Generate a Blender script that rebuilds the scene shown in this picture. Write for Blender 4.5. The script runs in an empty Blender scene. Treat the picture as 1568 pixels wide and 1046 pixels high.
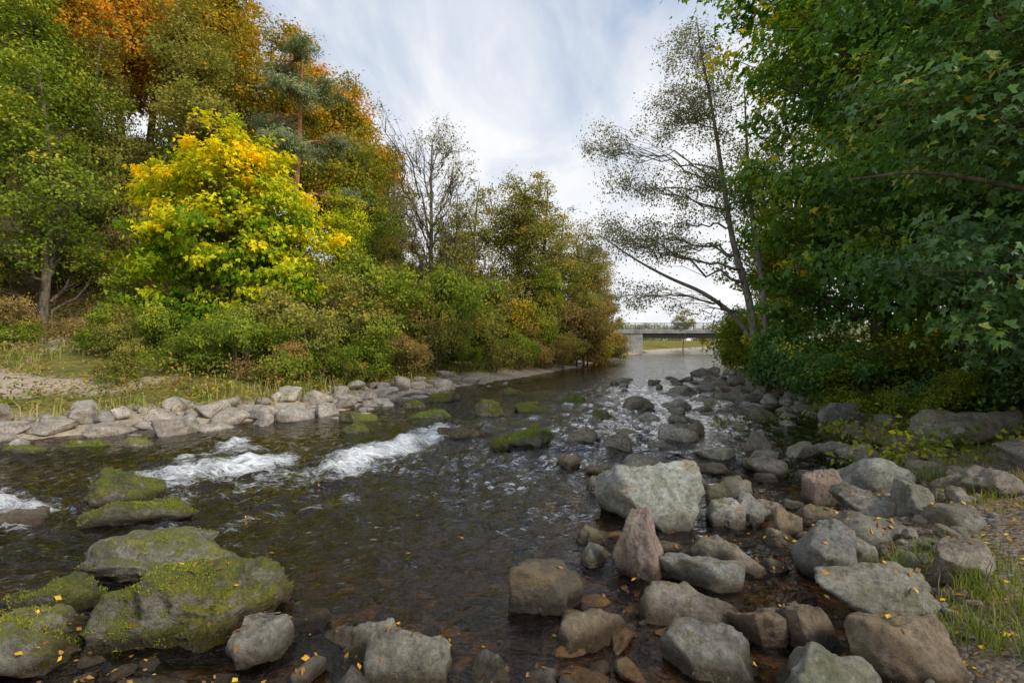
import bpy, bmesh, math, time, numpy as np
from mathutils import Vector
rng=np.random.default_rng(11)
scene=bpy.context.scene

# ------------------------------------------------------------------ helpers
def _h(ix,iy,iz,s):
    a=(ix.astype(np.int64)*374761393+iy.astype(np.int64)*668265263+iz.astype(np.int64)*1440662683+s*974634777)&0xffffffff
    a=((a^(a>>13))*1274126177)&0xffffffff
    a=(a^(a>>16))&0xffffffff
    return a/4294967295.0
def vnoise(p,s=0):
    i=np.floor(p); f=p-i; f=f*f*(3-2*f); i=i.astype(np.int64)
    x,y,z=i[:,0],i[:,1],i[:,2]; r=0
    for dx in (0,1):
        wx=f[:,0] if dx else 1-f[:,0]
        for dy in (0,1):
            wy=f[:,1] if dy else 1-f[:,1]
            for dz in (0,1):
                wz=f[:,2] if dz else 1-f[:,2]
                r=r+wx*wy*wz*_h(x+dx,y+dy,z+dz,s)
    return r*2-1
def fbm(p,o=4,s=0):
    r=0;a=1.;t=0
    for k in range(o):
        r=r+a*vnoise(p*(2.03**k)+k*17.3,s+k); t+=a; a*=.5
    return r/t
def n2(x,y,sc,o=3,s=0):
    return fbm(np.stack([x*sc,y*sc,np.zeros_like(x)],1),o,s)
def sstep(a,b,x):
    t=np.clip((x-a)/(b-a),0,1); return t*t*(3-2*t)
def nrm(v): return v/(np.linalg.norm(v,axis=-1,keepdims=True)+1e-9)

def make_mesh(name,V,F,mat=None,tone=None,mats=(),smooth=False,attrs=None):
    me=bpy.data.meshes.new(name)
    V=np.asarray(V,np.float32); F=np.asarray(F,np.int32); k=F.shape[1]
    me.vertices.add(len(V)); me.vertices.foreach_set('co',V.ravel())
    me.loops.add(F.size); me.loops.foreach_set('vertex_index',F.ravel())
    me.polygons.add(len(F)); me.polygons.foreach_set('loop_start',np.arange(0,F.size,k,dtype=np.int32))
    if mat is not None: me.polygons.foreach_set('material_index',np.asarray(mat,np.int32))
    me.update(calc_edges=True)
    if smooth is True: me.polygons.foreach_set('use_smooth',np.ones(len(F),bool))
    elif smooth is False: me.polygons.foreach_set('use_smooth',np.zeros(len(F),bool))
    else: me.polygons.foreach_set('use_smooth',np.asarray(smooth,bool))
    if tone is not None:
        a=me.attributes.new('tone','FLOAT','FACE'); a.data.foreach_set('value',np.asarray(tone,np.float32))
    if attrs:
        for n,v in attrs.items():
            a=me.attributes.new(n,'FLOAT','POINT'); a.data.foreach_set('value',np.asarray(v,np.float32))
    for m in mats: me.materials.append(m)
    return me
def add_obj(name,me,loc=(0,0,0),rot=(0,0,0),sc=(1,1,1),parent=None):
    o=bpy.data.objects.new(name,me); scene.collection.objects.link(o)
    o.location=loc;o.rotation_euler=rot;o.scale=sc
    if parent: o.parent=parent
    return o

# ------------------------------------------------------------------ materials
def newmat(n):
    m=bpy.data.materials.new(n); m.use_nodes=True; nt=m.node_tree; nt.nodes.clear(); return m,nt
def N(nt,t,**kw):
    n=nt.nodes.new(t)
    for k,v in kw.items(): setattr(n,k,v)
    return n
def ramp(nt,fac,stops):
    r=nt.nodes.new('ShaderNodeValToRGB'); el=r.color_ramp.elements
    while len(el)<len(stops): el.new(.5)
    for e,(p,c) in zip(el,stops):
        e.position=p; e.color=(*c,1) if len(c)==3 else c
    if fac is not None: nt.links.new(fac,r.inputs[0])
    return r.outputs[0]
def noise(nt,vec,sc,det=4,rough=.55,dist=0):
    n=N(nt,'ShaderNodeTexNoise'); n.inputs['Scale'].default_value=sc; n.inputs['Detail'].default_value=det
    n.inputs['Roughness'].default_value=rough; n.inputs['Distortion'].default_value=dist
    nt.links.new(vec,n.inputs['Vector']); return n.outputs['Fac']
def mixc(nt,f,a,b,bt='MIX'):
    m=N(nt,'ShaderNodeMix',data_type='RGBA',blend_type=bt)
    for s,v in ((0,f),(6,a),(7,b)):
        if hasattr(v,'links'): nt.links.new(v,m.inputs[s])
        else: m.inputs[s].default_value=v if s==0 else (*v,1)
    return m.outputs[2]
def math_(nt,op,a,b=None,c=None,clamp=False):
    m=N(nt,'ShaderNodeMath',operation=op,use_clamp=clamp)
    for i,v in enumerate((a,b,c)):
        if v is None: continue
        if hasattr(v,'links'): nt.links.new(v,m.inputs[i])
        else: m.inputs[i].default_value=v
    return m.outputs[0]
def attr(nt,n):
    return N(nt,'ShaderNodeAttribute',attribute_name=n).outputs['Fac']
def out(nt,s):
    o=nt.nodes.new('ShaderNodeOutputMaterial'); nt.links.new(s,o.inputs[0])
def pos(nt): return N(nt,'ShaderNodeNewGeometry').outputs['Position']

def leaf_mat(n,stops,trans=.35,gloss=0):
    m,nt=newmat(n)
    c=ramp(nt,attr(nt,'tone'),stops)
    p=N(nt,'ShaderNodeBsdfDiffuse'); nt.links.new(c,p.inputs[0]); s=p.outputs[0]
    t=N(nt,'ShaderNodeBsdfTranslucent')
    c2=mixc(nt,1.0,c,(1.3,1.2,.55),'MULTIPLY'); nt.links.new(c2,t.inputs[0])
    mx=N(nt,'ShaderNodeMixShader'); mx.inputs[0].default_value=trans
    nt.links.new(s,mx.inputs[1]); nt.links.new(t.outputs[0],mx.inputs[2]); s=mx.outputs[0]
    if gloss:
        g=N(nt,'ShaderNodeBsdfGlossy'); g.inputs['Roughness'].default_value=.45; g.inputs[0].default_value=(.8,.9,.8,1)
        m2=N(nt,'ShaderNodeMixShader'); m2.inputs[0].default_value=gloss; nt.links.new(s,m2.inputs[1]); nt.links.new(g.outputs[0],m2.inputs[2]); s=m2.outputs[0]
    out(nt,s); return m
M_green =leaf_mat('leaf_green',[(0,(.07,.11,.018)),(.4,(.18,.25,.03)),(.75,(.33,.38,.045)),(1,(.65,.55,.05))])
M_olive =leaf_mat('leaf_olive',[(0,(.11,.12,.03)),(.45,(.25,.265,.06)),(.75,(.40,.35,.07)),(1,(.65,.42,.07))])
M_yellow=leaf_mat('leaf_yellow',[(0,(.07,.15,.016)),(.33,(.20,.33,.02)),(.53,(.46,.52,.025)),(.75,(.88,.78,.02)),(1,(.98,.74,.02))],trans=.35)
M_orange=leaf_mat('leaf_orange',[(0,(.14,.16,.025)),(.33,(.36,.29,.035)),(.6,(.72,.36,.03)),(1,(.85,.30,.02))])
M_amber =leaf_mat('leaf_amber',[(0,(.10,.13,.02)),(.4,(.24,.27,.035)),(.7,(.55,.37,.035)),(1,(.75,.36,.025))])
M_deep  =leaf_mat('leaf_deep',[(0,(.03,.075,.018)),(.35,(.07,.18,.028)),(.7,(.16,.33,.035)),(.92,(.40,.52,.04)),(1,(.9,.72,.03))],trans=.5,gloss=.04)
M_teal  =leaf_mat('leaf_teal',[(0,(.04,.09,.035)),(.5,(.09,.21,.06)),(.88,(.19,.35,.07)),(1,(.6,.52,.06))],trans=.4,gloss=.06)
M_silver=leaf_mat('leaf_silver',[(0,(.2,.21,.13)),(.6,(.38,.38,.25)),(1,(.55,.48,.24))],trans=.45)
M_pine  =leaf_mat('needle_pine',[(0,(.10,.15,.07)),(.6,(.26,.31,.16)),(1,(.36,.4,.2))],trans=.15)
M_rust  =leaf_mat('leaf_rust',[(0,(.16,.13,.05)),(.5,(.36,.26,.09)),(1,(.55,.34,.09))])
M_grass =leaf_mat('grass_blade',[(0,(.10,.13,.03)),(.5,(.22,.28,.05)),(.8,(.38,.36,.12)),(1,(.55,.45,.24))])
M_litter=leaf_mat('fallen_leaf',[(0,(.12,.07,.03)),(.5,(.34,.17,.05)),(.85,(.62,.33,.05)),(1,(.8,.55,.06))],trans=.1)
M_mossb =leaf_mat('moss_blade',[(0,(.06,.07,.01)),(.5,(.20,.22,.03)),(1,(.38,.38,.06))],trans=.3)
def bark(n,a,b):
    m,nt=newmat(n); v=N(nt,'ShaderNodeMapping'); v.inputs['Scale'].default_value=(1,1,.25); nt.links.new(pos(nt),v.inputs[0])
    f=noise(nt,v.outputs[0],14,3); c=ramp(nt,f,[(.3,a),(.7,b)])
    p=N(nt,'ShaderNodeBsdfDiffuse'); nt.links.new(c,p.inputs[0]); out(nt,p.outputs[0]); return m
B_brown=bark('bark_brown',(.06,.05,.035),(.22,.18,.13))
B_grey=bark('bark_grey',(.14,.12,.10),(.42,.37,.31))
B_pine=bark('bark_pine',(.2,.09,.045),(.5,.24,.13))

def rock_mat(n,cols,moss=0.,mosscol=((.05,.075,.012),(.17,.2,.03)),lichen=.3,usetone=False):
    m,nt=newmat(n); P=pos(nt)
    r=attr(nt,'tone') if usetone else N(nt,'ShaderNodeObjectInfo').outputs['Random']
    off=N(nt,'ShaderNodeVectorMath',operation='ADD'); nt.links.new(P,off.inputs[0])
    nt.links.new(math_(nt,'MULTIPLY',r,37.0),off.inputs[1])
    V=off.outputs[0]
    base=ramp(nt,r,[(i/(len(cols)-1),c) for i,c in enumerate(cols)])
    n1=noise(nt,V,3.0,6,.68,.6); n2_=noise(nt,V,24,7,.78)
    c=mixc(nt,1.0,base,ramp(nt,n1,[(.3,(.33,.29,.24)),(.45,(.78,.75,.70)),(.6,(1.1,1.08,1.05)),(.72,(1.45,1.43,1.4))]),'MULTIPLY')
    c=mixc(nt,1.0,c,ramp(nt,n2_,[(.3,(.34,.32,.29)),(.48,(.95,.95,.95)),(.7,(1.6,1.58,1.54))]),'MULTIPLY')
    n4=noise(nt,V,2.2,6,.72,.8)
    c=mixc(nt,math_(nt,'MULTIPLY',ramp(nt,n4,[(.55,(0,0,0)),(.62,(1,1,1))]),.55),c,(.26,.18,.09))
    c=mixc(nt,math_(nt,'MULTIPLY',ramp(nt,n4,[(.38,(1,1,1)),(.46,(0,0,0))]),lichen),c,(.15,.16,.07))
    g=N(nt,'ShaderNodeNewGeometry'); sx=N(nt,'ShaderNodeSeparateXYZ'); nt.links.new(g.outputs['Normal'],sx.inputs[0])
    sp=N(nt,'ShaderNodeSeparateXYZ'); nt.links.new(P,sp.inputs[0])
    hgt=math_(nt,'ADD',math_(nt,'MULTIPLY',n1,.6),math_(nt,'MULTIPLY',n2_,.7))
    if moss>0:
        n6=noise(nt,V,7.0,6,.78,.3)
        mm=math_(nt,'ADD',math_(nt,'MULTIPLY',sx.outputs[2],.28),math_(nt,'ADD',n6,math_(nt,'MULTIPLY',n1,.55)))
        mk=math_(nt,'MULTIPLY',math_(nt,'SUBTRACT',mm,1.24-moss*.42),7.0,clamp=True)
        mc=ramp(nt,noise(nt,V,50,5,.8),[(.3,mosscol[0]),(.5,tuple((a+b)*.5 for a,b in zip(*mosscol))),(.7,mosscol[1])])
        mc=mixc(nt,1.0,mc,ramp(nt,n1,[(.3,(.5,.6,.5)),(.7,(1.4,1.25,1.0))]),'MULTIPLY')
        c=mixc(nt,mk,c,mc)
        hgt=math_(nt,'ADD',hgt,math_(nt,'MULTIPLY',mk,math_(nt,'MULTIPLY',n6,.6)))
    p=N(nt,'ShaderNodeBsdfPrincipled')
    zz=math_(nt,'ADD',sp.outputs[2],math_(nt,'MULTIPLY',n1,-.16))
    w=ramp(nt,math_(nt,'ADD',zz,.5),[(.5-.03,(1,1,1)),(.5+.05,(0,0,0))])
    c=mixc(nt,w,c,mixc(nt,1.0,c,(.26,.21,.15),'MULTIPLY'))
    nt.links.new(math_(nt,'SUBTRACT',.85,math_(nt,'MULTIPLY',w,.6)),p.inputs['Roughness'])
    nt.links.new(c,p.inputs['Base Color'])
    bp=N(nt,'ShaderNodeBump'); bp.inputs['Strength'].default_value=1.0; bp.inputs['Distance'].default_value=.055
    nt.links.new(hgt,bp.inputs['Height']); nt.links.new(bp.outputs[0],p.inputs['Normal'])
    out(nt,p.outputs[0]); return m
GREYS=[(.27,.27,.24),(.31,.30,.25),(.235,.235,.22),(.30,.26,.21),(.35,.34,.31)]
R_grey=rock_mat('rock_grey',GREYS,lichen=.65,moss=.4,mosscol=((.07,.09,.02),(.22,.23,.06)))
R_pale=rock_mat('rock_pale',[(.35,.37,.33),(.38,.39,.36)],lichen=.45)
R_red=rock_mat('rock_red',[(.28,.205,.175),(.29,.23,.19)],lichen=.5)
R_brown=rock_mat('rock_brown',[(.24,.185,.125),(.21,.17,.115)],lichen=.5)
R_dark=rock_mat('rock_wet',[(.12,.09,.06),(.10,.085,.06)],lichen=.3)
R_moss=rock_mat('rock_mossy',[(.25,.24,.19),(.22,.21,.16)],moss=1.1,mosscol=((.035,.045,.008),(.23,.24,.03)))
R_lmoss=rock_mat('rock_lichen',[(.32,.31,.25),(.29,.28,.23)],moss=.85,mosscol=((.08,.09,.02),(.29,.29,.08)))
R_gmoss=rock_mat('rock_green',[(.2,.2,.15),(.2,.2,.14)],moss=1.15,mosscol=((.05,.08,.01),(.18,.25,.02)))
R_mix=rock_mat('stones_grey',[(.24,.23,.19),(.31,.29,.24),(.19,.18,.16),(.29,.24,.185),(.24,.25,.24),(.35,.33,.28),(.18,.14,.10)],lichen=.5,moss=.35,usetone=True)
R_beach=rock_mat('stones_beach',[(.42,.38,.33),(.50,.45,.40),(.32,.30,.27),(.46,.40,.33),(.36,.34,.32)],lichen=.3,moss=.15,usetone=True)
R_bed=rock_mat('stones_bed',[(.55,.36,.18),(.65,.46,.26),(.28,.20,.12),(.7,.55,.36)],lichen=.2,usetone=True)

# ------------------------------------------------------------------ terrain
LEFT=np.array([(-70,2),(-30,5),(-12,7.2),(-7.75,7.75),(-6.66,8.9),(-4.95,10.1),(-3.5,11.8),(-3.0,15.3),(-1.04,18.5),(3.1,28),(9,46),(14.0,60),(20.5,75),(33,100),(70,160)],float)
RIGHT=np.array([(80,152),(42,96),(31.5,76),(24.5,60),(18.2,46),(11.4,28),(9.7,23.4),(7.3,15.3),(5.8,10.5),(4.7,7.5),(3.0,4.8),(2.3,3.5),(1.7,2.7),(0.6,2.3),(-1,2.2),(-2.6,2.2),(-4.2,1.6),(-8,-.5),(-30,-5),(-70,-8)],float)
POLY=np.vstack([LEFT,RIGHT])
def pdist(x,y,P):
    d=np.full(x.shape,1e9)
    for (ax,ay),(bx,by) in zip(P[:-1],P[1:]):
        vx,vy=bx-ax,by-ay; t=np.clip(((x-ax)*vx+(y-ay)*vy)/(vx*vx+vy*vy),0,1)
        d=np.minimum(d,np.hypot(x-ax-t*vx,y-ay-t*vy))
    return d
def inside(x,y):
    c=np.zeros(x.shape,bool); P=POLY; j=len(P)-1
    for i in range(len(P)):
        xi,yi=P[i]; xj,yj=P[j]
        k=((yi>y)!=(yj>y))
        c^=k&(x<(xj-xi)*(y-yi)/((yj-yi) if yj!=yi else 1e-9)+xi); j=i
    return c
def zones(x,y):
    x=np.asarray(x,float);y=np.asarray(y,float)
    return pdist(x,y,LEFT),pdist(x,y,RIGHT),inside(x,y)
def terr(x,y,full=False):
    x=np.asarray(x,float).ravel();y=np.asarray(y,float).ravel()
    dl,dr,ins=zones(x,y)
    w=.25*n2(x,y,.9,3,3)
    dm=np.minimum(dl,dr)
    deep=-(.05+.10*np.minimum(dm,4.2))
    sh=sstep(4.5,1.5,dr)*(y<24)*(x>.2)
    deep=deep*(1-.72*sh)+.05*n2(x,y,1.6,3,5)*(.4+.6*sh)
    q=y+1.2*x
    amp=1-sstep(12,36,q)
    L=np.interp(dl+w,[0,.5,2,5,9,10.5,12.2,13.2],[-.04,.12,.36,.8,1.35,1.55,1.6,1.9])
    hill=np.maximum(dl-12.6,0)*.95; hill=28*(1-np.exp(-hill/28*1.15))
    L=L+hill*amp*(1+.12*n2(x,y,.12,2,9))
    R=np.interp(dr+w,[0,.6,2,5,10,25],[-.03,.14,.34,.55,.95,1.5])
    land=np.where(dl<dr,L,R)+(.07+.1*(dl<dr)*sstep(1.5,4,dl))*n2(x,y,1.1,3,2)+.02*n2(x,y,5,2,4)
    land=np.maximum(land,.0)
    k=sstep(0,.35,dm)
    z=np.where(ins,deep*k-.03*(1-k),land*k-.03*(1-k)+0.0)
    if full: return z,dl,dr,ins
    return z
def tz(x,y): return float(terr(np.array([x]),np.array([y]))[0])

n=420;k=7.0
u=np.linspace(-1,1,n); s=800*np.sinh(k*u)/np.sinh(k)
X,Y=np.meshgrid(s,s+4.0); xs,ys=X.ravel(),Y.ravel()
Z,dl,dr,ins=terr(xs,ys,True)
idx=np.arange(n*n).reshape(n,n)
F=np.stack([idx[:-1,:-1],idx[:-1,1:],idx[1:,1:],idx[1:,:-1]],-1).reshape(-1,4)
leftland=(~ins)&(dl<dr)
bare=np.where(leftland,np.exp(-((dl-1.0)/1.2)**2)*.9+1.2*np.exp(-((dl-11.3)/1.0)**2)*sstep(-9,-13,xs),0)
def bexp(x,y): return np.exp(-((x+11.8)/2.2)**2-((y-11.6)/1.1)**2)+np.exp(-((x+15.8)/1.6)**2-((y-13.2)/1.0)**2)
bare=bare+np.where(leftland,1.5*bexp(xs,ys)+.55*sstep(.1,.4,n2(xs,ys,.55,3,19))*sstep(-6,-9,xs),0)
rgt=(~ins)&(dl>=dr)
grav=np.where(rgt,sstep(3.5,1.0,dr+.8*n2(xs,ys,.8,3,8)),0)*(ys<30)
forest=np.where(leftland,sstep(11,15,dl)*(ys<60),np.where(rgt,sstep(3,6,dr)*(ys<60)*(ys>3),0))
bed=ins.astype(float)
m,nt=newmat('terrain'); P=pos(nt)
nA=noise(nt,P,.9,5,.6);nB=noise(nt,P,9,6,.65);nC=noise(nt,P,60,4,.7)
grass=ramp(nt,nB,[(.3,(.07,.08,.025)),(.5,(.17,.175,.05)),(.72,(.31,.26,.12))])
grass=mixc(nt,1.0,grass,ramp(nt,nA,[(.3,(.7,.7,.7)),(.7,(1.3,1.1,.95))]),'MULTIPLY')
litter=ramp(nt,nB,[(.3,(.11,.07,.035)),(.5,(.27,.17,.10)),(.7,(.42,.28,.16))])
barec=ramp(nt,nB,[(.3,(.25,.19,.13)),(.6,(.5,.41,.31))])
vo=N(nt,'ShaderNodeTexVoronoi'); vo.inputs['Scale'].default_value=30; nt.links.new(P,vo.inputs['Vector'])
sg=N(nt,'ShaderNodeSeparateColor'); nt.links.new(vo.outputs['Color'],sg.inputs[0])
gv=mixc(nt,.6,ramp(nt,nC,[(.3,(.08,.06,.045)),(.7,(.30,.25,.2))]),ramp(nt,sg.outputs[0],[(0,(.09,.07,.05)),(.5,(.24,.2,.16)),(.85,(.34,.31,.28)),(1,(.3,.17,.07))]))
gv=mixc(nt,1.0,gv,ramp(nt,nA,[(.35,(.6,.58,.5)),(.65,(1.1,1.1,1.1))]),'MULTIPLY')
dv=N(nt,'ShaderNodeVectorMath',operation='ADD'); nn=N(nt,'ShaderNodeTexNoise'); nn.inputs['Scale'].default_value=6; nt.links.new(P,nn.inputs['Vector'])
sc_=N(nt,'ShaderNodeVectorMath',operation='SCALE'); sc_.inputs['Scale'].default_value=.3; nt.links.new(nn.outputs['Color'],sc_.inputs[0]); nt.links.new(P,dv.inputs[0]); nt.links.new(sc_.outputs[0],dv.inputs[1])
vb=N(nt,'ShaderNodeTexVoronoi',feature='SMOOTH_F1'); vb.inputs['Scale'].default_value=8; vb.inputs['Smoothness'].default_value=.3; nt.links.new(dv.outputs[0],vb.inputs['Vector'])
sv=N(nt,'ShaderNodeSeparateColor'); nt.links.new(vb.outputs['Color'],sv.inputs[0])
bedc=ramp(nt,sv.outputs[0],[(0,(.10,.06,.025)),(.4,(.24,.14,.055)),(.75,(.36,.22,.09)),(1,(.5,.34,.16))])
bedc=mixc(nt,1.0,bedc,ramp(nt,nB,[(.3,(.4,.4,.4)),(.7,(1.4,1.4,1.4))]),'MULTIPLY')
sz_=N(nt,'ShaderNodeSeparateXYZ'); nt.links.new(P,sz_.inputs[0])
bedc=mixc(nt,ramp(nt,math_(nt,'MULTIPLY',sz_.outputs[2],-1),[(.12,(0,0,0)),(.42,(1,1,1))]),bedc,(.045,.03,.016))  # light absorbed by deeper water, put into the bed colour as darkening
c=mixc(nt,math_(nt,'MULTIPLY',attr(nt,'forest'),.85),grass,litter)
def soft(a): return math_(nt,'MULTIPLY',math_(nt,'SUBTRACT',math_(nt,'ADD',a,math_(nt,'MULTIPLY',nB,.7)),.7),3.0,clamp=True)
c=mixc(nt,soft(attr(nt,'bare')),c,barec)
c=mixc(nt,soft(attr(nt,'gravel')),c,gv)
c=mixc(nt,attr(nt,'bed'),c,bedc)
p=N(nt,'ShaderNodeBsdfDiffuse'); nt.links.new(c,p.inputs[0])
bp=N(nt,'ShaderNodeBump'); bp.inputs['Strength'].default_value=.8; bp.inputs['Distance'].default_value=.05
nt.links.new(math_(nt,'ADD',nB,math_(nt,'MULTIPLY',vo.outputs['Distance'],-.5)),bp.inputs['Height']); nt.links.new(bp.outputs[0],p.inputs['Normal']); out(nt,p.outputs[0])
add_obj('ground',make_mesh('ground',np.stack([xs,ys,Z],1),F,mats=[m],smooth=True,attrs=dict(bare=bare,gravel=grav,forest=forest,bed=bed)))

# ------------------------------------------------------------------ water
ROCKS=[]
FOAM=[([(-1.2,9.3),(-1.5,8.3),(-1.85,7.4),(-2.3,6.75)],.42,1.05),([(-2.2,6.9),(-2.7,6.5),(-3.1,6.4)],.36,.8),([(-3.1,6.8),(-3.6,6.5),(-4.3,6.2)],.5,1.0),([(-1.5,7.8),(-1.9,6.9),(-2.2,6.2),(-2.9,5.9)],.5,.68),
      ([(-4.2,6.9),(-4.0,7.4),(-4.4,8.2)],.34,.95),([(-4.0,6.0),(-4.8,6.3)],.45,.9),([(-6.4,5.6),(-5.4,5.4),(-4.8,5.25),(-4.5,4.8)],.34,1.0),([(-3.0,4.6),(-2.4,4.75),(-1.8,5.3)],.28,.68),([(-4.2,5.6),(-3.2,5.5),(-2.6,5.9)],.5,.56),([(-2.6,5.2),(-1.6,5.9)],.3,.48),
      ([(-3.6,7.6),(-2.6,7.7)],.5,.6),([(1.5,6.7),(1.9,6.1)],.2,.5),([(.9,9.2),(1.8,9.8)],.4,.62),([(2.2,11.2),(3.2,11.8)],.5,.66),([(3.6,14.5),(5.0,15.2)],.6,.58),([(-.6,10.1),(.6,10.4)],.4,.6),([(2.1,7.1),(2.6,7.3)],.2,.5),([(3.0,9),(3.6,9.4)],.2,.5),([(.6,12.6),(2.4,13.2)],.5,.58),([(1.0,16),(3.4,17)],.7,.5),([(-.4,9.6),(.2,8.9)],.3,.65)]
def levels(x,y):
    yr=np.interp(x,[-12,-5,-4.2,-3,-2,-1.4,0,2,5],[8.0,7.0,6.3,6.7,6.8,8.4,8.3,7.2,6])
    return .09*sstep(-.5,.6,y-yr)
gx=np.concatenate([-12-np.cumsum(np.full(30,.06)*1.2**np.arange(30))[::-1],np.arange(-12,12,.05),12+np.cumsum(np.full(38,.06)*1.17**np.arange(38))])
gy=np.concatenate([-9+np.arange(0,20)*.5,1.2*1.012**np.arange(410)])
Xw,Yw=np.meshgrid(gx,gy); wx,wy=Xw.ravel(),Yw.ravel()
foam=np.zeros_like(wx)
jx=.34*n2(wx,wy,1.7,3,71);jy=.34*n2(wx,wy,1.7,3,72)
for pl,wd,st in FOAM:
    d=pdist(wx+jx,wy+jy,np.array(pl)); foam=np.maximum(foam,st*np.exp(-(d/wd)**2*.8))
foam*=1+.25*n2(wx,wy,2.2,2,75)
zw=levels(wx,wy)
riff=np.exp(-((wy-7.6)/2.6)**2)+.8*np.exp(-((wy-12.5)/4.5)**2)*(wx>-2)
patch=.5+1.0*sstep(-.35,.45,n2(wx,wy,.6,2,88))
amp=(.028+.034*riff)*patch
fade=np.clip(22/np.maximum(wy,1),0,1)
wob=n2(wx,wy,.5,3,3)*1.5
ux=wx*.75+wy*.65; uy=-wx*.65+wy*.75
rid=1-np.abs(fbm(np.stack([ux*3.0+wob,uy*1.9+wob,wx*0],1),3,21))*2
rid2=1-np.abs(fbm(np.stack([ux*7.5+wob*2,uy*5.0,wx*0],1),2,27))*2
zw=zw+amp*fade*(.5*rid+.33*rid2+.3*fbm(np.stack([wx*9,wy*12,wx*0],1),2,31))
zw=zw+foam*(.03+.14*fbm(np.stack([wx*4.5,wy*5.5,wx*0],1),4,41))
tw=terr(wx,wy)
iw=np.arange(len(wx)).reshape(len(gy),len(gx))
Fw=np.stack([iw[:-1,:-1],iw[:-1,1:],iw[1:,1:],iw[1:,:-1]],-1).reshape(-1,4)
keep=(tw[Fw]<.12).any(1); Fw=Fw[keep]
m,nt=newmat('water'); P=pos(nt)
mp=N(nt,'ShaderNodeMapping'); mp.inputs['Scale'].default_value=(1.0,1.5,1); nt.links.new(P,mp.inputs[0])
w1=noise(nt,mp.outputs[0],4.5,3,.6,.9); w2=noise(nt,mp.outputs[0],19,3,.6,.4)
hh=math_(nt,'ADD',w1,math_(nt,'MULTIPLY',w2,.28))
bp=N(nt,'ShaderNodeBump'); bp.inputs['Strength'].default_value=.6; bp.inputs['Distance'].default_value=.07
nt.links.new(hh,bp.inputs['Height'])
fr=N(nt,'ShaderNodeFresnel'); fr.inputs['IOR'].default_value=1.33; nt.links.new(bp.outputs[0],fr.inputs['Normal'])
tr=N(nt,'ShaderNodeBsdfTransparent'); tr.inputs[0].default_value=(.58,.47,.32,1)
gl=N(nt,'ShaderNodeBsdfGlossy'); gl.inputs['Roughness'].default_value=.04; nt.links.new(bp.outputs[0],gl.inputs['Normal'])
mx=N(nt,'ShaderNodeMixShader'); nt.links.new(math_(nt,'MINIMUM',math_(nt,'MULTIPLY',fr.outputs[0],1.6),.96),mx.inputs[0]); nt.links.new(tr.outputs[0],mx.inputs[1]); nt.links.new(gl.outputs[0],mx.inputs[2])
fo=N(nt,'ShaderNodeBsdfDiffuse'); fo.inputs[0].default_value=(.82,.84,.86,1)
m2=N(nt,'ShaderNodeMapping'); m2.inputs['Rotation'].default_value=(0,0,-.75);m2.inputs['Scale'].default_value=(.7,1.7,1); nt.links.new(P,m2.inputs[0])
fn=noise(nt,m2.outputs[0],7,8,.82,1.3)
ff=math_(nt,'MULTIPLY',math_(nt,'SUBTRACT',math_(nt,'ADD',math_(nt,'MULTIPLY',attr(nt,'foam'),.48),fn),.80),3.2,clamp=True)
mf=N(nt,'ShaderNodeMixShader'); nt.links.new(math_(nt,'MULTIPLY',ff,.95),mf.inputs[0]); nt.links.new(mx.outputs[0],mf.inputs[1]); nt.links.new(fo.outputs[0],mf.inputs[2]); out(nt,mf.outputs[0])
add_obj('river_water',make_mesh('river_water',np.stack([wx,wy,zw],1),Fw,mats=[m],smooth=True,attrs=dict(foam=foam)))

# ------------------------------------------------------------------ rocks
_ico={}
def ico(l):
    if l not in _ico:
        bm=bmesh.new(); bmesh.ops.create_icosphere(bm,subdivisions=l,radius=1)
        V=np.array([v.co[:] for v in bm.verts]); F=np.array([[v.index for v in f.verts] for f in bm.faces]); bm.free(); _ico[l]=(nrm(V),F)
    return _ico[l]
def rock_verts(seed,lvl,dims,npl=11,p=40,rough=.07):
    r=np.random.default_rng(seed); D,F=ico(lvl)
    o=r.uniform(-50,50,3)
    wv=np.stack([fbm(D*1.6+o+i*9,3,11+i) for i in range(3)],1); E=nrm(D+.16*wv)
    nn=nrm(r.normal(size=(npl,3))); nn=np.vstack([nn,nrm(r.normal(0,.25,(1,3))+[0,0,1]),nrm(r.normal(0,.2,(1,3))-[0,0,1])])
    dd=r.uniform(.42,1.0,len(nn)); dd[-2]=r.uniform(.5,.85)
    q=np.clip(E@nn.T,0,None)/dd
    rad=1/((q**p).sum(1)**(1/p)+1e-6); rad=np.minimum(rad,1.25)
    V=D*rad[:,None]
    f1=fbm(V*2.2+o,5,3); st=fbm(V*1.4+o*2,2,8)*4; st=(np.floor(st)+sstep(.35,.65,st-np.floor(st)))/4
    V=V+D*(rough*f1+rough*.7*st-rough*.5*np.abs(fbm(V*4.5+o,3,7)))[:,None]
    V-= (V.max(0)+V.min(0))/2; V/= (V.max(0)-V.min(0))/2
    return V*np.array(dims),F
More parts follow.
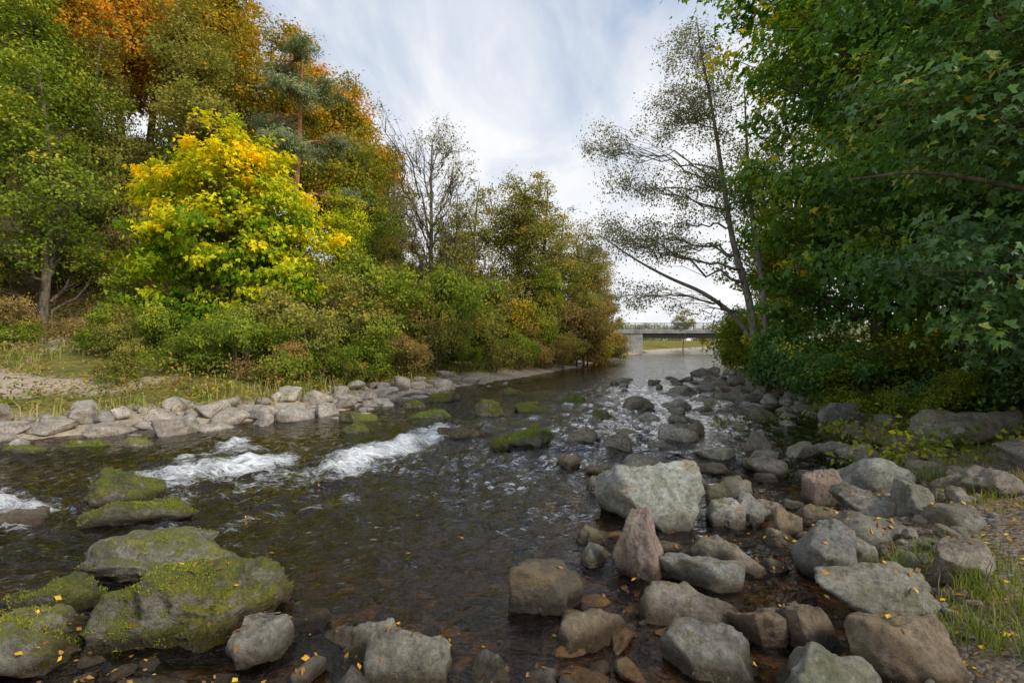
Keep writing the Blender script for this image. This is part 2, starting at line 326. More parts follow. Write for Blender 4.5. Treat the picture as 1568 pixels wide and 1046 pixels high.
def rock(name,x,y,w,d,zt,zb,seed,mat,rot=None,lvl=5,rough=.13,npl=11,p=45,peak=None):
    V,F=rock_verts(seed,lvl,(w/2,d/2,(zt-zb)/2),npl,p,rough)
    if peak is not None:
        t=(V[:,2]/((zt-zb)/2)+1)/2; f=1-.42*sstep(.35,1,t)
        V[:,0]=V[:,0]*f+peak*w*sstep(.3,1,t); V[:,1]*=f
    fine=(.010*fbm(V*26+seed,3,5)+.026*fbm(V*9+seed,3,6))
    V+=nrm(V)*fine[:,None]*min(1,w*1.6)
    a=rot if rot is not None else 0
    ca,sa=math.cos(a),math.sin(a); V=np.stack([V[:,0]*ca-V[:,1]*sa,V[:,0]*sa+V[:,1]*ca,V[:,2]],1)
    me=make_mesh(name,V,F,mats=[mat],smooth=True)
    ROCKS.append((x,y,max(w,d)/2*.9)); return add_obj(name,me,(x,y,(zt+zb)/2))
HR=[
('mossy_boulder',-1.93,3.12,1.02,.72,.40,-.3,1,R_moss,.1),
('mossy_boulder',-2.58,2.82,.92,.64,.24,-.3,2,R_lmoss,.2),
('mossy_boulder',-2.95,3.35,.85,.5,.17,-.3,3,R_moss,.0),
('mossy_boulder',-2.9,4.0,1.8,.8,.27,-.3,4,R_lmoss,-.05),
('mossy_boulder',-3.65,4.9,1.25,.65,.24,-.3,5,R_moss,.1),
('mossy_boulder',-4.15,5.4,.85,.6,.36,-.3,6,R_moss,.3),
('river_boulder',-4.7,4.75,1.0,.5,.12,-.3,7,R_brown,.1),
('river_boulder',-1.36,2.78,.34,.3,.2,-.2,8,R_grey,.4),
('river_boulder',-.86,2.84,.55,.36,.2,-.2,9,R_grey,.1),
('river_boulder',-.5,2.64,.5,.4,.27,-.2,10,R_grey,-.3),
('river_boulder',-1.22,3.02,.34,.18,.09,-.2,11,R_dark,.5),
('river_boulder',-1.75,2.5,.4,.24,.08,-.2,12,R_grey,.1),
('river_boulder',-.14,2.62,.28,.2,.1,-.2,13,R_grey,.1),
('river_boulder',.21,3.32,.5,.42,.27,-.3,14,R_dark,.2),
('river_boulder',.5,2.92,.56,.42,.17,-.3,15,R_brown,-.2),
('pale_boulder',1.3,4.85,1.02,.8,.56,-.3,16,R_pale,-.1),
('red_boulder',.93,3.75,.42,.36,.5,-.25,17,R_red,.2),
('river_boulder',.7,4.35,.36,.3,.14,-.2,18,R_brown,.4),
('river_boulder',.66,3.95,.3,.26,.15,-.2,19,R_grey,.1),
('river_boulder',1.3,3.62,.62,.36,.19,-.2,20,R_grey,-.1),
('river_boulder',1.62,3.95,.66,.42,.24,-.2,21,R_grey,-.5),
('river_boulder',1.98,4.72,.34,.3,.24,-.2,22,R_grey,.2),
('river_boulder',2.25,4.82,.36,.3,.24,-.2,23,R_grey,.9),
('river_boulder',2.42,4.5,.34,.26,.26,-.2,24,R_brown,.2),
('river_boulder',2.3,3.75,.44,.42,.4,-.1,25,R_grey,.2),
('river_boulder',1.09,3.18,.66,.44,.2,-.2,26,R_grey,-.15),
('river_boulder',1.47,2.95,.36,.3,.2,-.2,27,R_brown,.3),
('river_boulder',1.68,2.88,.3,.34,.24,-.2,28,R_brown,-.6),
('river_boulder',1.03,2.66,.5,.36,.2,-.2,29,R_grey,-.2),
('slab_boulder',2.2,3.12,.66,.3,.34,.0,30,R_grey,-.25),
('river_boulder',1.5,2.45,.5,.36,.22,-.2,31,R_grey,.1),
('river_boulder',1.98,2.6,.52,.4,.32,-.1,32,R_brown,-.3),
('pale_boulder',4.0,5.65,.85,.5,.44,.0,33,R_pale,.0),
('red_boulder',3.15,5.3,.42,.36,.4,-.1,34,R_red,.3),
('river_boulder',3.3,4.8,.52,.4,.36,.0,35,R_grey,-.3),
('river_boulder',3.62,4.6,.42,.36,.44,.1,36,R_grey,.9),
('river_boulder',4.7,4.95,.7,.4,.5,.1,37,R_grey,.1),
('slab_boulder',6.15,7.1,1.15,.8,.74,.2,38,R_grey,.1),
('slab_boulder',6.95,7.3,.9,.8,.72,.2,39,R_grey,-.3),
('slab_boulder',5.8,5.7,.9,.7,.62,.2,40,R_grey,.5),
('mossy_boulder',.17,8.2,.95,.6,.32,-.2,42,R_gmoss,.0),
('dark_boulder',-.75,8.75,1.15,.5,.24,-.2,43,R_dark,-.1),
('mossy_boulder',-1.75,10.7,.95,.5,.28,-.2,44,R_gmoss,.1),
('mossy_boulder',-.48,11.2,.72,.6,.44,-.2,45,R_moss,.1),
('mossy_boulder',.48,11.6,.95,.5,.34,-.2,46,R_moss,.0),
('mossy_boulder',-1.8,13.6,.95,.5,.34,-.2,47,R_gmoss,.0),
('mossy_boulder',-2.8,9.1,.75,.4,.26,-.2,48,R_moss,.0),
('mossy_boulder',-3.1,10.35,.8,.5,.3,-.2,49,R_moss,.2),
('mossy_boulder',.2,15.5,1.0,.5,.32,-.2,41,R_moss,.0),
('mossy_boulder',.62,8.45,.4,.35,.24,-.2,71,R_gmoss,.4),('mossy_boulder',-.2,8.0,.3,.3,.16,-.2,72,R_moss,.4),
('mossy_boulder',1.9,10.6,.5,.4,.3,-.2,73,R_moss,.4),('mossy_boulder',-2.35,12.4,.6,.4,.3,-.2,74,R_moss,.9),('mossy_boulder',1.6,13.6,.7,.4,.3,-.2,75,R_gmoss,.1),
('river_boulder',.77,6.9,.34,.28,.2,-.2,50,R_brown,.3),
('river_boulder',1.65,7.7,.5,.4,.3,-.2,51,R_grey,.1),
('river_boulder',.98,5.95,.34,.28,.18,-.2,52,R_grey,.7),
('river_boulder',2.1,6.35,.42,.36,.24,-.2,53,R_grey,.1),
('river_boulder',2.3,5.5,.5,.36,.25,-.2,54,R_grey,.5),
('river_boulder',2.9,3.3,.4,.3,.42,.1,55,R_grey,.5),
('mossy_boulder',-6.5,7.7,.8,.4,.17,-.2,56,R_gmoss,.15),('mossy_boulder',-7.3,7.6,.9,.4,.17,-.2,66,R_moss,.1),('mossy_boulder',-5.8,7.9,.6,.4,.24,-.2,67,R_lmoss,.1),
('river_boulder',1.15,8.2,.6,.4,.3,-.2,57,R_grey,.5),
('river_boulder',2.7,8.3,.7,.5,.36,-.2,58,R_grey,.2),
('river_boulder',3.6,7.6,.6,.5,.36,-.2,59,R_grey,.9),
]
for h in HR:
    big=h[3]>.7 and h[2]<4.2
    kw={}
    if h[7]==17: kw=dict(peak=.04,npl=9)
    if h[7]==16: kw=dict(npl=8)
    if h[8] in (R_moss,R_lmoss,R_gmoss): kw.update(p=18,rough=.24)
    rock(h[0],h[1],h[2],h[3],h[4],h[5],h[6],h[7]*13+5,h[8],rot=h[9],lvl=6 if big else (5 if h[2]<5.5 else 4),**kw)

VAR2=[rock_verts(900+i,2,(1,1,1),10,40,.10) for i in range(14)]
VAR=[rock_verts(900+i,3,(1,1,1),10,40,.10) for i in range(14)]
VAR4=[rock_verts(950+i,4,(1,1,1),9+i%4,45,.13) for i in range(14)]
def stones(name,pts,mat,flat=.55,sink=.35,base=None):
    Vs=[];Fs=[];T=[];o=0
    zz=terr(pts[:,0],pts[:,1])
    for (x,y,r),z in zip(pts,zz):
        a_=r/math.hypot(x,y)
        V,F=(VAR4 if a_>.026 else VAR if a_>.01 else VAR2)[rng.integers(0,14)]
        a=rng.uniform(0,6.28); ca,sa=math.cos(a),math.sin(a)
        sc=np.array([r*rng.uniform(.85,1.2),r*rng.uniform(.5,.9),r*rng.uniform(flat*.55,flat*1.45)])
        W=V*sc; tl=rng.normal(0,.28); W=np.stack([W[:,0],W[:,1]*math.cos(tl)-W[:,2]*math.sin(tl),W[:,1]*math.sin(tl)+W[:,2]*math.cos(tl)],1)
        W=np.stack([W[:,0]*ca-W[:,1]*sa,W[:,0]*sa+W[:,1]*ca,W[:,2]],1)
        zc=(z if base is None else max(z,base))+sc[2]*(1-2*sink)
        W=W+[x,y,zc]; Vs.append(W);Fs.append(F+o);T.append(np.full(len(F),rng.random()));o+=len(V)
    add_obj(name,make_mesh(name,np.vstack(Vs),np.vstack(Fs),tone=np.concatenate(T),mats=[mat],smooth=True))
def scatter(nc,box,test,rad,pack=.8,avoid=True):
    x0,x1,y0,y1=box
    cx=rng.uniform(x0,x1,nc);cy=rng.uniform(y0,y1,nc);cr=rad(nc,cx,cy); ok=test(cx,cy)
    o=np.argsort(-cr[ok]); cx,cy,cr=cx[ok][o],cy[ok][o],cr[ok][o]
    A=np.array(ROCKS) if avoid else np.zeros((0,3))
    buf=np.zeros((len(cx)+len(A),3)); buf[:len(A)]=A; nb=len(A); st=nb
    for x,y,r in zip(cx,cy,cr):
        b=buf[:nb]
        if nb and (np.hypot(b[:,0]-x,b[:,1]-y)<pack*(b[:,2]+r)).any(): continue
        buf[nb]=(x,y,r);nb+=1
    return buf[st:nb].copy()
XL=lambda y:np.interp(y,[0,2.4,2.9,3.5,4.5,6,7.5,9,11,15,20,28],[.3,.3,.7,.85,.75,1.0,1.0,1.1,2.4,4.4,7.3,10.3])
XR=lambda y:np.interp(y,[0,2.3,3.2,4,6,8,11,15,20,28],[1.7,1.9,2.6,3.5,5.2,6.3,7.4,8.3,9.6,12])
def rt(x,y): return (x>XL(y)+.4*n2(x,y,1.1,2,77))&(x<XR(y))&(n2(x,y,.9,2,55)>-.26)
bigp=scatter(6000,(0,12,2.2,27),rt,lambda n,x,y:np.clip(rng.lognormal(-2.15,.5,n),.05,.34)*np.interp(y,[2,8,20],[.8,1.1,1.5]),.84)
stones('river_stones',bigp,R_mix,.58,.3,base=-.03)
smp=scatter(6000,(0,9,2.0,10),lambda x,y:(x>XL(y)-.1)&(x<XR(y)+.3),lambda n,x,y:rng.uniform(.02,.065,n),.9)
stones('pebbles',smp,R_mix,.6,.3,base=None)
stones('river_stones',scatter(700,(-3.2,.35,2.2,3.0),lambda x,y:y<2.62+.25*n2(x,y,1.5,2,33)+.12*(x<-1),lambda n,x,y:rng.uniform(.02,.11,n),.85),R_mix,.6,.3,base=-.01)
def lt(x,y):
    dl,dr,ins=zones(x,y); return ((ins&(dl<.5))|(~ins&(dl<1.7)&(dl<dr)))&(y<20)&(y>6.5)&(n2(x,y,.8,2,12)>-.3)
lp=scatter(6000,(-16,1,6.5,20),lt,lambda n,x,y:np.clip(rng.lognormal(-1.8,.48,n),.06,.42),.78)
stones('bank_stones',lp,R_beach,.5,.25,base=0.0)
def bt(x,y):
    dl,dr,ins=zones(x,y); return ins&(x<XL(y)+.2)
bp_=scatter(4500,(-7,2,2.0,9),bt,lambda n,x,y:rng.uniform(.03,.13,n),.9,False)
stones('riverbed_stones',bp_,R_bed,.45,.4)
def ft(x,y):
    dl,dr,ins=zones(x,y); return ins&(y>9)&(n2(x,y,.35,2,91)>.05)&(dr<5.5)
stones('river_stones',scatter(300,(-1,10,9,22),ft,lambda n,x,y:rng.uniform(.1,.3,n),1.5),R_mix,.6,.3,base=.02)

# ------------------------------------------------------------------ vegetation builder
class B:
    def __init__(s): s.V=[];s.F=[];s.M=[];s.T=[];s.S=[];s.o=0
    def add(s,V,F,m,t,sm=False):
        s.V.append(V);s.F.append(F+s.o);s.M.append(np.full(len(F),m));s.T.append(np.broadcast_to(t,len(F)).astype(float));s.S.append(np.full(len(F),sm));s.o+=len(V)
    def mesh(s,name,mats): return make_mesh(name,np.vstack(s.V),np.vstack(s.F),np.concatenate(s.M),np.concatenate(s.T),mats,smooth=np.concatenate(s.S))
    def tube(s,P,R,n=5):
        P=np.asarray(P,float);R=np.asarray(R,float);t=nrm(np.gradient(P,axis=0));mt=np.abs(t.mean(0))
        ref=np.zeros(3);ref[np.argmin(mt)]=1;a=nrm(np.cross(t,ref));b=np.cross(t,a)
        an=np.arange(n)*2*math.pi/n
        V=(P[:,None]+R[:,None,None]*(np.cos(an)[None,:,None]*a[:,None]+np.sin(an)[None,:,None]*b[:,None])).reshape(-1,3)
        m=len(P);i=np.arange(m*n).reshape(m,n);j=np.roll(i,-1,1)
        F=np.stack([i[:-1],j[:-1],j[1:],i[1:]],-1).reshape(-1,4); s.add(V,F,0,.5,True)
    def leaves(s,P,size,Nn,tone,shape='d',wid=.34,rg=None,mi=1,droop=.15):
        rg=rg or rng;n=len(P);size=np.broadcast_to(size,n)[:,None]
        u=nrm(np.cross(Nn,rg.normal(size=(n,3))));w=np.cross(Nn,u)
        angs=[0] if shape=='d' else [-1.0,0,1.0]
        for a in angs:
            L=1 if a==0 else .8
            uu=u*math.cos(a)+w*math.sin(a);ww=-u*math.sin(a)+w*math.cos(a)
            tip=P+uu*size*L; tip[:,2]-=droop*size[:,0]
            wd=wid if shape=='d' else .27
            V=np.stack([P,P+uu*size*.5*L+ww*size*wd+Nn*size*.07,tip,P+uu*size*.5*L-ww*size*wd+Nn*size*.07],1).reshape(-1,3)
            s.add(V,np.arange(4*n).reshape(n,4),mi,tone)
    def blades(s,P,Nn,h,w,tone,mi=0):
        n=len(P);t=nrm(np.cross(Nn,rng.normal(size=(n,3))));d=np.cross(t,Nn);h=np.broadcast_to(h,n)[:,None];ln=rng.uniform(.1,.7,n)[:,None]*h;sd=t*w/2
        m1=P+d*ln*.3+Nn*h*.6; m2=P+d*ln+Nn*h*rng.uniform(.75,1,n)[:,None]
        V=np.stack([P-sd,P+sd,m1+sd*.8,m1-sd*.8,m2+sd*.15,m2-sd*.15],1).reshape(-1,3);i=np.arange(n)[:,None]*6
        s.add(V,np.concatenate([i+[0,1,2,3],i+[3,2,4,5]]),mi,np.concatenate([tone,tone]))

# things lying on stones: rays straight down onto what is built so far
bpy.context.view_layer.update(); deps=bpy.context.evaluated_depsgraph_get()
def drop(x,y):
    ok,loc,nr,_,ob,_=scene.ray_cast(deps,Vector((x,y,4)),Vector((0,0,-1)))
    return (np.array(loc),np.array(nr),ob.name) if ok else (None,None,'')
LP=[];LN=[]
for i in range(5200):
    x=rng.uniform(-4,8);y=rng.uniform(1.9,9)
    if i>2400: x=rng.uniform(1.6,5.2);y=rng.uniform(2.0,5.2)
    if i>4300: x=rng.uniform(-3,.3);y=rng.uniform(2.3,3.2)
    l,nv,nm=drop(x,y)
    if l is None or nv[2]<.55: continue
    if nm.startswith('river_water') and rng.random()>.035: continue
    if 'boulder' in nm and rng.random()>.3: continue
    LP.append(l+nv*.008);LN.append(nv)
LP=np.array(LP);LN=np.array(LN);b=B();n=len(LP)
b.leaves(LP,.042*rng.uniform(.5,1.3,n),nrm(LN+rng.normal(0,.25,(n,3))),rng.random(n),'d',mi=0,droop=0,wid=.3)
add_obj('fallen_leaves',b.mesh('fallen_leaves',[M_litter]))
b=B();MP=[];MN=[];MT=[];MH=[]
for h in HR:
    if h[8] not in (R_moss,R_gmoss,R_lmoss): continue
    cnt=int(min(2400,900*h[3]*h[4]*(9/h[2])))
    g=h[8] is R_gmoss
    for _ in range(cnt):
        x=h[1]+rng.uniform(-.5,.5)*h[3];y=h[2]+rng.uniform(-.5,.5)*h[4]
        l,nv,nm=drop(x,y)
        if l is None or 'mossy' not in nm or nv[2]<.25: continue
        k_=vnoise(np.array([l*3.5]),5)[0]+.5*vnoise(np.array([l*9]),6)[0]
        if k_<(-.1 if h[8] is not R_lmoss else .25): continue
        for q in range(3):
            MP.append(l+rng.normal(0,.008,3)*[1,1,0]-nv*.003);MN.append(nv+[0,0,.4]+rng.normal(0,.3,3));MT.append(.5+.4*k_+rng.normal(0,.14)+(.1 if g else 0));MH.append((.04 if g else .013)*rng.uniform(.6,1.4)*(1+h[2]/12))
MP=np.array(MP);MN=nrm(np.array(MN));b.blades(MP,MN,np.array(MH),.006,np.clip(MT,0,1))
add_obj('moss',b.mesh('moss',[M_mossb]))
b=B()
for i in range(60):
    x=rng.uniform(.6,5);y=rng.uniform(2.3,6.5)
    if i%4==0: x=rng.uniform(-2.6,-.1);y=rng.uniform(2.4,2.9)
    l,nv,nm=drop(x,y)
    if l is None or 'water' in nm or 'mossy' in nm: continue
    a=rng.uniform(0,6.28);L_=rng.uniform(.1,.34);d=np.array([math.cos(a),math.sin(a),rng.uniform(-.15,.2)])*L_
    pp=l+[0,0,.02];b.tube([pp,pp+d*.35+rng.normal(0,.012,3),pp+d*.7+rng.normal(0,.012,3),pp+d],[.005,.004,.003,.002],4)
add_obj('driftwood_sticks',b.mesh('driftwood_sticks',[B_brown]))

def bez(a,b,bulge,m,rg,wob=.04):
    t=np.linspace(0,1,m)[:,None];c=(a+b)/2+bulge
    P=(1-t)**2*a+2*t*(1-t)*c+t*t*b
    L=np.linalg.norm(b-a); P[1:-1]+=rg.normal(0,wob*L/m**.5,(m-2,3)); return P
def tree_mesh(name,trunk,lobes,nc,lpc,cr,ls,mats,seed,shape='d',k=None,up=.5,tonef=None,twigs=3,rt=.018,attach=.6,wid=.34,flat=.55,shell=.45,lowz=None,lift=.12,rmax=1.,extra=None):
    rg=np.random.default_rng(seed);b=B();T=np.array(trunk,float);m=24
    ti=np.linspace(0,1,m);s=np.linspace(0,1,len(T));TP=np.stack([np.interp(ti,s,T[:,i]) for i in range(4)],1)
    TP[1:-1,:2]+=np.cumsum(rg.normal(0,TP[0,3]*.16,(m-2,2)),0)*.7
    for _ in range(2): TP[1:-1]=(TP[:-2]+TP[1:-1]*2+TP[2:])/4
    TP[0,3]*=1.35
    b.tube(TP[:,:3],TP[:,3],8)
    for ex in (extra or []):
        ex=np.array(ex,float);tt=np.linspace(0,len(ex)-1,len(ex)*4);ex=np.stack([np.interp(tt,np.arange(len(ex)),ex[:,i]) for i in range(4)],1)
        for _ in range(3): ex[1:-1]=(ex[:-2]+ex[1:-1]*2+ex[2:])/4
        b.tube(ex[:,:3],ex[:,3],6)
    L=np.array(lobes,float);vol=L[:,3]*L[:,4]*L[:,5];li=rg.choice(len(L),nc,p=vol/vol.sum())
    D=nrm(rg.normal(size=(nc,3)));rad=shell+(1-shell)*rg.random(nc)**.6
    C=L[li,:3]+D*L[li,3:6]*rad[:,None]
    C+=.25*cr*rg.normal(size=C.shape)
    if lowz is not None: C[:,2]=np.maximum(C[:,2],lowz+rg.random(nc)*.5)
    k=k or max(4,nc//14)
    cen=C[rg.choice(nc,k,replace=False)]
    for _ in range(6):
        a=np.argmin(((C[:,None]-cen[None])**2).sum(-1),1)
        cen=np.array([C[a==j].mean(0) if (a==j).any() else cen[j] for j in range(k)])
    lob_c=(L[:,:3]*vol[:,None]).sum(0)/vol.sum()
    for j in range(k):
        mem=C[a==j]
        if not len(mem): continue
        hd=np.hypot(*(cen[j,:2]-lob_c[:2]))
        za=max(TP[0,2]+.12*(TP[-1,2]-TP[0,2]),cen[j,2]-attach*hd-abs(rg.normal(0,.3)))
        ia=int(np.clip(np.searchsorted(TP[:,2],za),2,m-2)); A=TP[ia,:3]; r0=min(TP[ia,3]*.6*rmax,rt*math.sqrt(len(mem)+1)*1.6*rmax)
        d=cen[j]-A; ll=np.linalg.norm(d)
        end=A+d*.95
        P=bez(A,end,np.array([0,0,lift*ll])+rg.normal(0,.05*ll,3),10,rg,.12); b.tube(P,np.linspace(r0,rt*.9,10),5)
        for c in mem:
            q=rg.integers(3,9);A2=P[q];l2=np.linalg.norm(c-A2)
            Q=bez(A2,c,np.array([0,0,.1*l2])+rg.normal(0,.07*l2,3),6,rg,.12); b.tube(Q,np.linspace(min(r0*.5,rt),rt*.35,6),3)
    if twigs:
        for c in C:
            for _ in range(twigs):
                d=nrm(rg.normal(size=3)+[0,0,.2])*cr*rg.uniform(.7,1.35); b.tube([c,c+d*.5+rg.normal(0,.04,3),c+d],[rt*.33,rt*.25,rt*.12],3)
    n=nc*lpc; ci=np.repeat(np.arange(nc),lpc); off=rg.normal(size=(n,3));off=off*(cr*.6)*[1,1,flat]*rg.uniform(.6,1.4,nc)[ci][:,None]
    P=C[ci]+off
    Nn=nrm(nrm(C[ci]-lob_c)*.6+off/cr*.3+[0,0,up]+rg.normal(0,.55,(n,3)))
    ct=rg.normal(0,.16,nc)[ci]
    tone=np.clip((tonef(P) if tonef else .45)+ct+rg.normal(0,.1,n),0,1)
    b.leaves(P,ls*rg.uniform(.65,1.25,n),Nn,tone,shape,wid,rg)
    return b.mesh(name,mats)

def auto_tree(name,H,R,seed,mats,nc=260,lpc=60,cr=.55,ls=.17,c0=.25,**kw):
    rg=np.random.default_rng(seed);lob=[]
    for i in range(9):
        f=rg.uniform(0,1);z=H*(c0+.1+(.85-c0)*f);rr=R*(1.05-.55*abs(f-.35)-.3*f)
        a=i*2.4+rg.uniform(-.4,.4);q=rr*.62
        lob.append((q*math.cos(a),q*math.sin(a),z,rr*rg.uniform(.4,.62),rr*rg.uniform(.4,.62),H*rg.uniform(.07,.13)))
    lob.append((0,0,H*.88,R*.35,R*.35,H*.1)); lob.append((0,0,H*.55,R*.55,R*.55,H*.3))
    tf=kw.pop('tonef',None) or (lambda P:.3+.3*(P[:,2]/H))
    return tree_mesh(name,[(0,0,-1,H*.016),(rg.normal(0,.2),rg.normal(0,.2),H*.5,H*.011),(rg.normal(0,.3),rg.normal(0,.3),H*.93,.02)],lob,nc,lpc,cr,ls,mats,seed,tonef=tf,**kw)
def inst(name,me,x,y,sc=1,rot=None,leaf=None,z=None,sz=None):
    r=rng.uniform(0,6.28) if rot is None else rot
    o=add_obj(name,me,(x,y,tz(x,y)-.1 if z is None else z),(0,0,r),(sc,sc,sz or sc))
    if leaf:
        o.material_slots[1].link='OBJECT';o.material_slots[1].material=leaf
    return o
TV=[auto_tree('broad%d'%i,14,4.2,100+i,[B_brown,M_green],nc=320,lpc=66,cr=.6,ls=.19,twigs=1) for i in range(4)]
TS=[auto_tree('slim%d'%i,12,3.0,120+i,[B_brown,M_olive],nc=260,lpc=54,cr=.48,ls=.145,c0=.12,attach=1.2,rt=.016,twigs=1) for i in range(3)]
def shrub(name,seed,R=1.6,H=2.2,nc=110,lpc=60,ls=.10):
    rg=np.random.default_rng(seed);lob=[(rg.normal(0,R*.4),rg.normal(0,R*.4),H*rg.uniform(.3,.85),R*.42,R*.42,H*.26) for _ in range(7)]
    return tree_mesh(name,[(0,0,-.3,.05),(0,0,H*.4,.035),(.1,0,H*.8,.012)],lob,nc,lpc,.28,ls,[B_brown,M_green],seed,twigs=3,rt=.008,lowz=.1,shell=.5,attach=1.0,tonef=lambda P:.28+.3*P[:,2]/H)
SH=[shrub('shrub%d'%i,200+i) for i in range(5)]

# --- yellow maple
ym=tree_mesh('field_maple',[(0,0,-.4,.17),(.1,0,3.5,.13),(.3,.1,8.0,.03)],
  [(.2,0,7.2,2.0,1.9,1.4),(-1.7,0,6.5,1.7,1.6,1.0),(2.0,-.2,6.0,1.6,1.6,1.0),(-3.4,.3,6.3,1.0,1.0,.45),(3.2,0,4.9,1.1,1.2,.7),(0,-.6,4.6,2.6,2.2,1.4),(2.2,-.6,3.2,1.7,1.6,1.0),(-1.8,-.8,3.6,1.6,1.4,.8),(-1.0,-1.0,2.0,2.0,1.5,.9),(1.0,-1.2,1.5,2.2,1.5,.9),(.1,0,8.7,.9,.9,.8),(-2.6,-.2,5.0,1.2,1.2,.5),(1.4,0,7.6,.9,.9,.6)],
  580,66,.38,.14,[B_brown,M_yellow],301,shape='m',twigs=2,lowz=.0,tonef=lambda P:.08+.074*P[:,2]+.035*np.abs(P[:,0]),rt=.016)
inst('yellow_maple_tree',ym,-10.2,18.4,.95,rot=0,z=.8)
SL=[(-17.5,19,TS[0],.95,M_green,'ash_tree'),(-21,22,TV[1],.85,M_green,'beech_tree'),(-25,25,TV[0],1.05,M_green,'beech_tree'),(-15.5,25.5,TV[2],.8,M_olive,'hornbeam_tree'),
(-22,29,TV[3],1.0,M_orange,'beech_tree'),(-27,33,TV[1],1.1,M_orange,'beech_tree'),(-19,33,TV[0],1.1,M_amber,'beech_tree'),(-17.5,28,TS[1],1.15,M_olive,'birch_tree'),
(-14.8,31,TV[2],1.05,M_amber,'beech_tree'),(-15.5,38,TV[3],1.25,M_orange,'beech_tree'),(-12.3,36,TV[1],1.1,M_amber,'beech_tree'),(-13.5,42,TV[0],1.25,M_orange,'beech_tree'),(-11.2,44,TS[2],1.3,M_rust,'beech_tree'),
(-30,27,TV[2],1.0,M_orange,'beech_tree'),(-24,40,TV[2],1.2,M_orange,'beech_tree'),(-28,20,TV[3],.9,M_olive,'beech_tree'),(-23,18,TS[2],.9,M_olive,'ash_tree'),
(-26.5,30,TV[0],.95,M_amber,'beech_tree'),(-20.5,25.5,TS[0],.85,M_olive,'birch_tree'),(-23.5,33,TV[2],1.05,M_orange,'beech_tree'),
(-8.4,25.5,TS[1],.7,M_yellow,'young_maple_tree'),(-9.6,34,TS[0],1.05,M_green,'alder_tree'),(-7.2,30,TV[1],.45,M_olive,'alder_tree'),(-13,24,TV[0],.5,M_olive,'hornbeam_tree'),(-19.5,17.5,TV[2],.42,M_olive,'hazel_tree'),
(-2.2,33,TS[0],.98,M_olive,'alder_tree'),(.3,35,TS[1],1.08,M_olive,'alder_tree'),(1.7,34,TS[2],1.06,M_olive,'alder_tree'),(3.6,37,TS[0],.98,M_olive,'alder_tree'),(5.4,38,TS[1],.88,M_olive,'alder_tree'),(6.8,41,TS[2],.78,M_rust,'alder_tree'),(-4.0,37,TS[2],.8,M_green,'alder_tree'),
(-6,33,TV[3],.5,M_olive,'alder_tree'),(4.8,34,TV[2],.42,M_olive,'willow_tree'),(2.2,32,TV[0],.42,M_green,'willow_tree'),(-1.0,30,TS[2],.45,M_olive,'young_alder_tree'),(-3.6,27,TS[0],.42,M_green,'young_alder_tree'),(.8,33,TS[0],.7,M_olive,'alder_tree'),(7.5,42,TS[1],.6,M_olive,'alder_tree'),(-5.5,24.5,TS[1],.38,M_green,'young_alder_tree')]
for x,y,me,sc,lf,nm in SL: inst(nm,me,x,y,sc,leaf=lf)
# --- pine
pl=[]
for i,z in enumerate([7.6,8.6,9.5,10.5,11.5,12.4,13.3,14.1]):
    a=i*2.1+.5;q=2.2*(1-.06*i)
    pl+=[(q*math.cos(a),q*math.sin(a),z,1.1,1.0,.35),(q*.7*math.cos(a+2.6),q*.7*math.sin(a+2.6),z+.5,.9,.9,.32)]
pl.append((0,0,14.9,.7,.7,.5))
pm=tree_mesh('pine',[(-1.0,0,-1,.24),(-.4,0,7,.18),(0,0,15,.05)],pl,240,120,.36,.19,[B_pine,M_pine],330,wid=.09,up=.6,flat=.45,twigs=2,attach=.15,shell=.2,tonef=lambda P:.35+.02*P[:,2])
inst('scots_pine_tree',pm,-10.6,25.5,.98,rot=0,z=1.6)
# --- bare trees
rb=np.random.default_rng(9)
lb=[(rb.uniform(-2.2,2.2),rb.uniform(-1.6,1.6),rb.uniform(6,12.5),1.0,1.0,1.5) for _ in range(12)]+[(0,0,9,2.2,1.6,3.5)]
bm_=tree_mesh('bare',[(0,0,-.5,.2),(.1,0,4,.14),(.2,.1,11.5,.03)],lb,380,5,.4,.14,[B_brown,M_olive],341,twigs=4,rt=.020,attach=2.2,k=18,lift=.02)
inst('bare_ash_tree',bm_,-4.8,29.5,1.04,rot=.4)
bm2=tree_mesh('bare2',[(0,0,-.5,.14),(.1,0,4,.1),(.2,.1,9,.03)],[(0,0,6.5,1.3,1.2,2.8),(.6,0,8,1,1,1.6),(-.7,0,5,1,1,1.6)],170,16,.36,.13,[B_brown,M_olive],342,twigs=3,rt=.018,attach=2.0,lift=.02)
inst('bare_ash_tree',bm2,-3.2,28.5,1.0,rot=.4); inst('bare_ash_tree',bm2,-8.6,38,1.3,rot=2)
# --- leaning alder
la=tree_mesh('leaning',[(1.0,0,-.8,.17),(.65,0,2.6,.12),(.0,0,5.0,.085),(-.35,0,8,.055),(-1.1,0,11.6,.012)],
 [(-1.3,0,10.2,.8,1.0,1.2),(-1.8,0,8.6,1.0,1.1,.8),(-3.9,.3,7.9,.8,.8,.5),(-2.9,0,6.6,1.1,1,.5),(-3.7,0,4.9,1.2,1,.6),(-2.0,0,4.8,1.1,1,.7),(-2.8,0,3.1,1.1,.9,.45),(.3,.2,7,1.0,1,1.5),(-.6,0,9,.8,.8,1.3),(-.9,0,6.2,.9,1,1.0),(-1.2,0,2.6,.7,.8,.4)],
 430,60,.34,.07,[B_grey,M_silver],351,twigs=4,rt=.0095,attach=.5,k=26,flat=.7,lift=.1,rmax=.75,
 extra=[[(.75,.1,1.6,.09),(.1,.1,2.6,.075),(-.9,.1,3.3,.06),(-1.9,.1,3.7,.045),(-3.0,.1,4.3,.03),(-4.0,.1,5.0,.012)],[(.9,-.1,0,.13),(.95,-.1,3,.1),(.5,0,6,.07),(.35,0,9.5,.015)]])
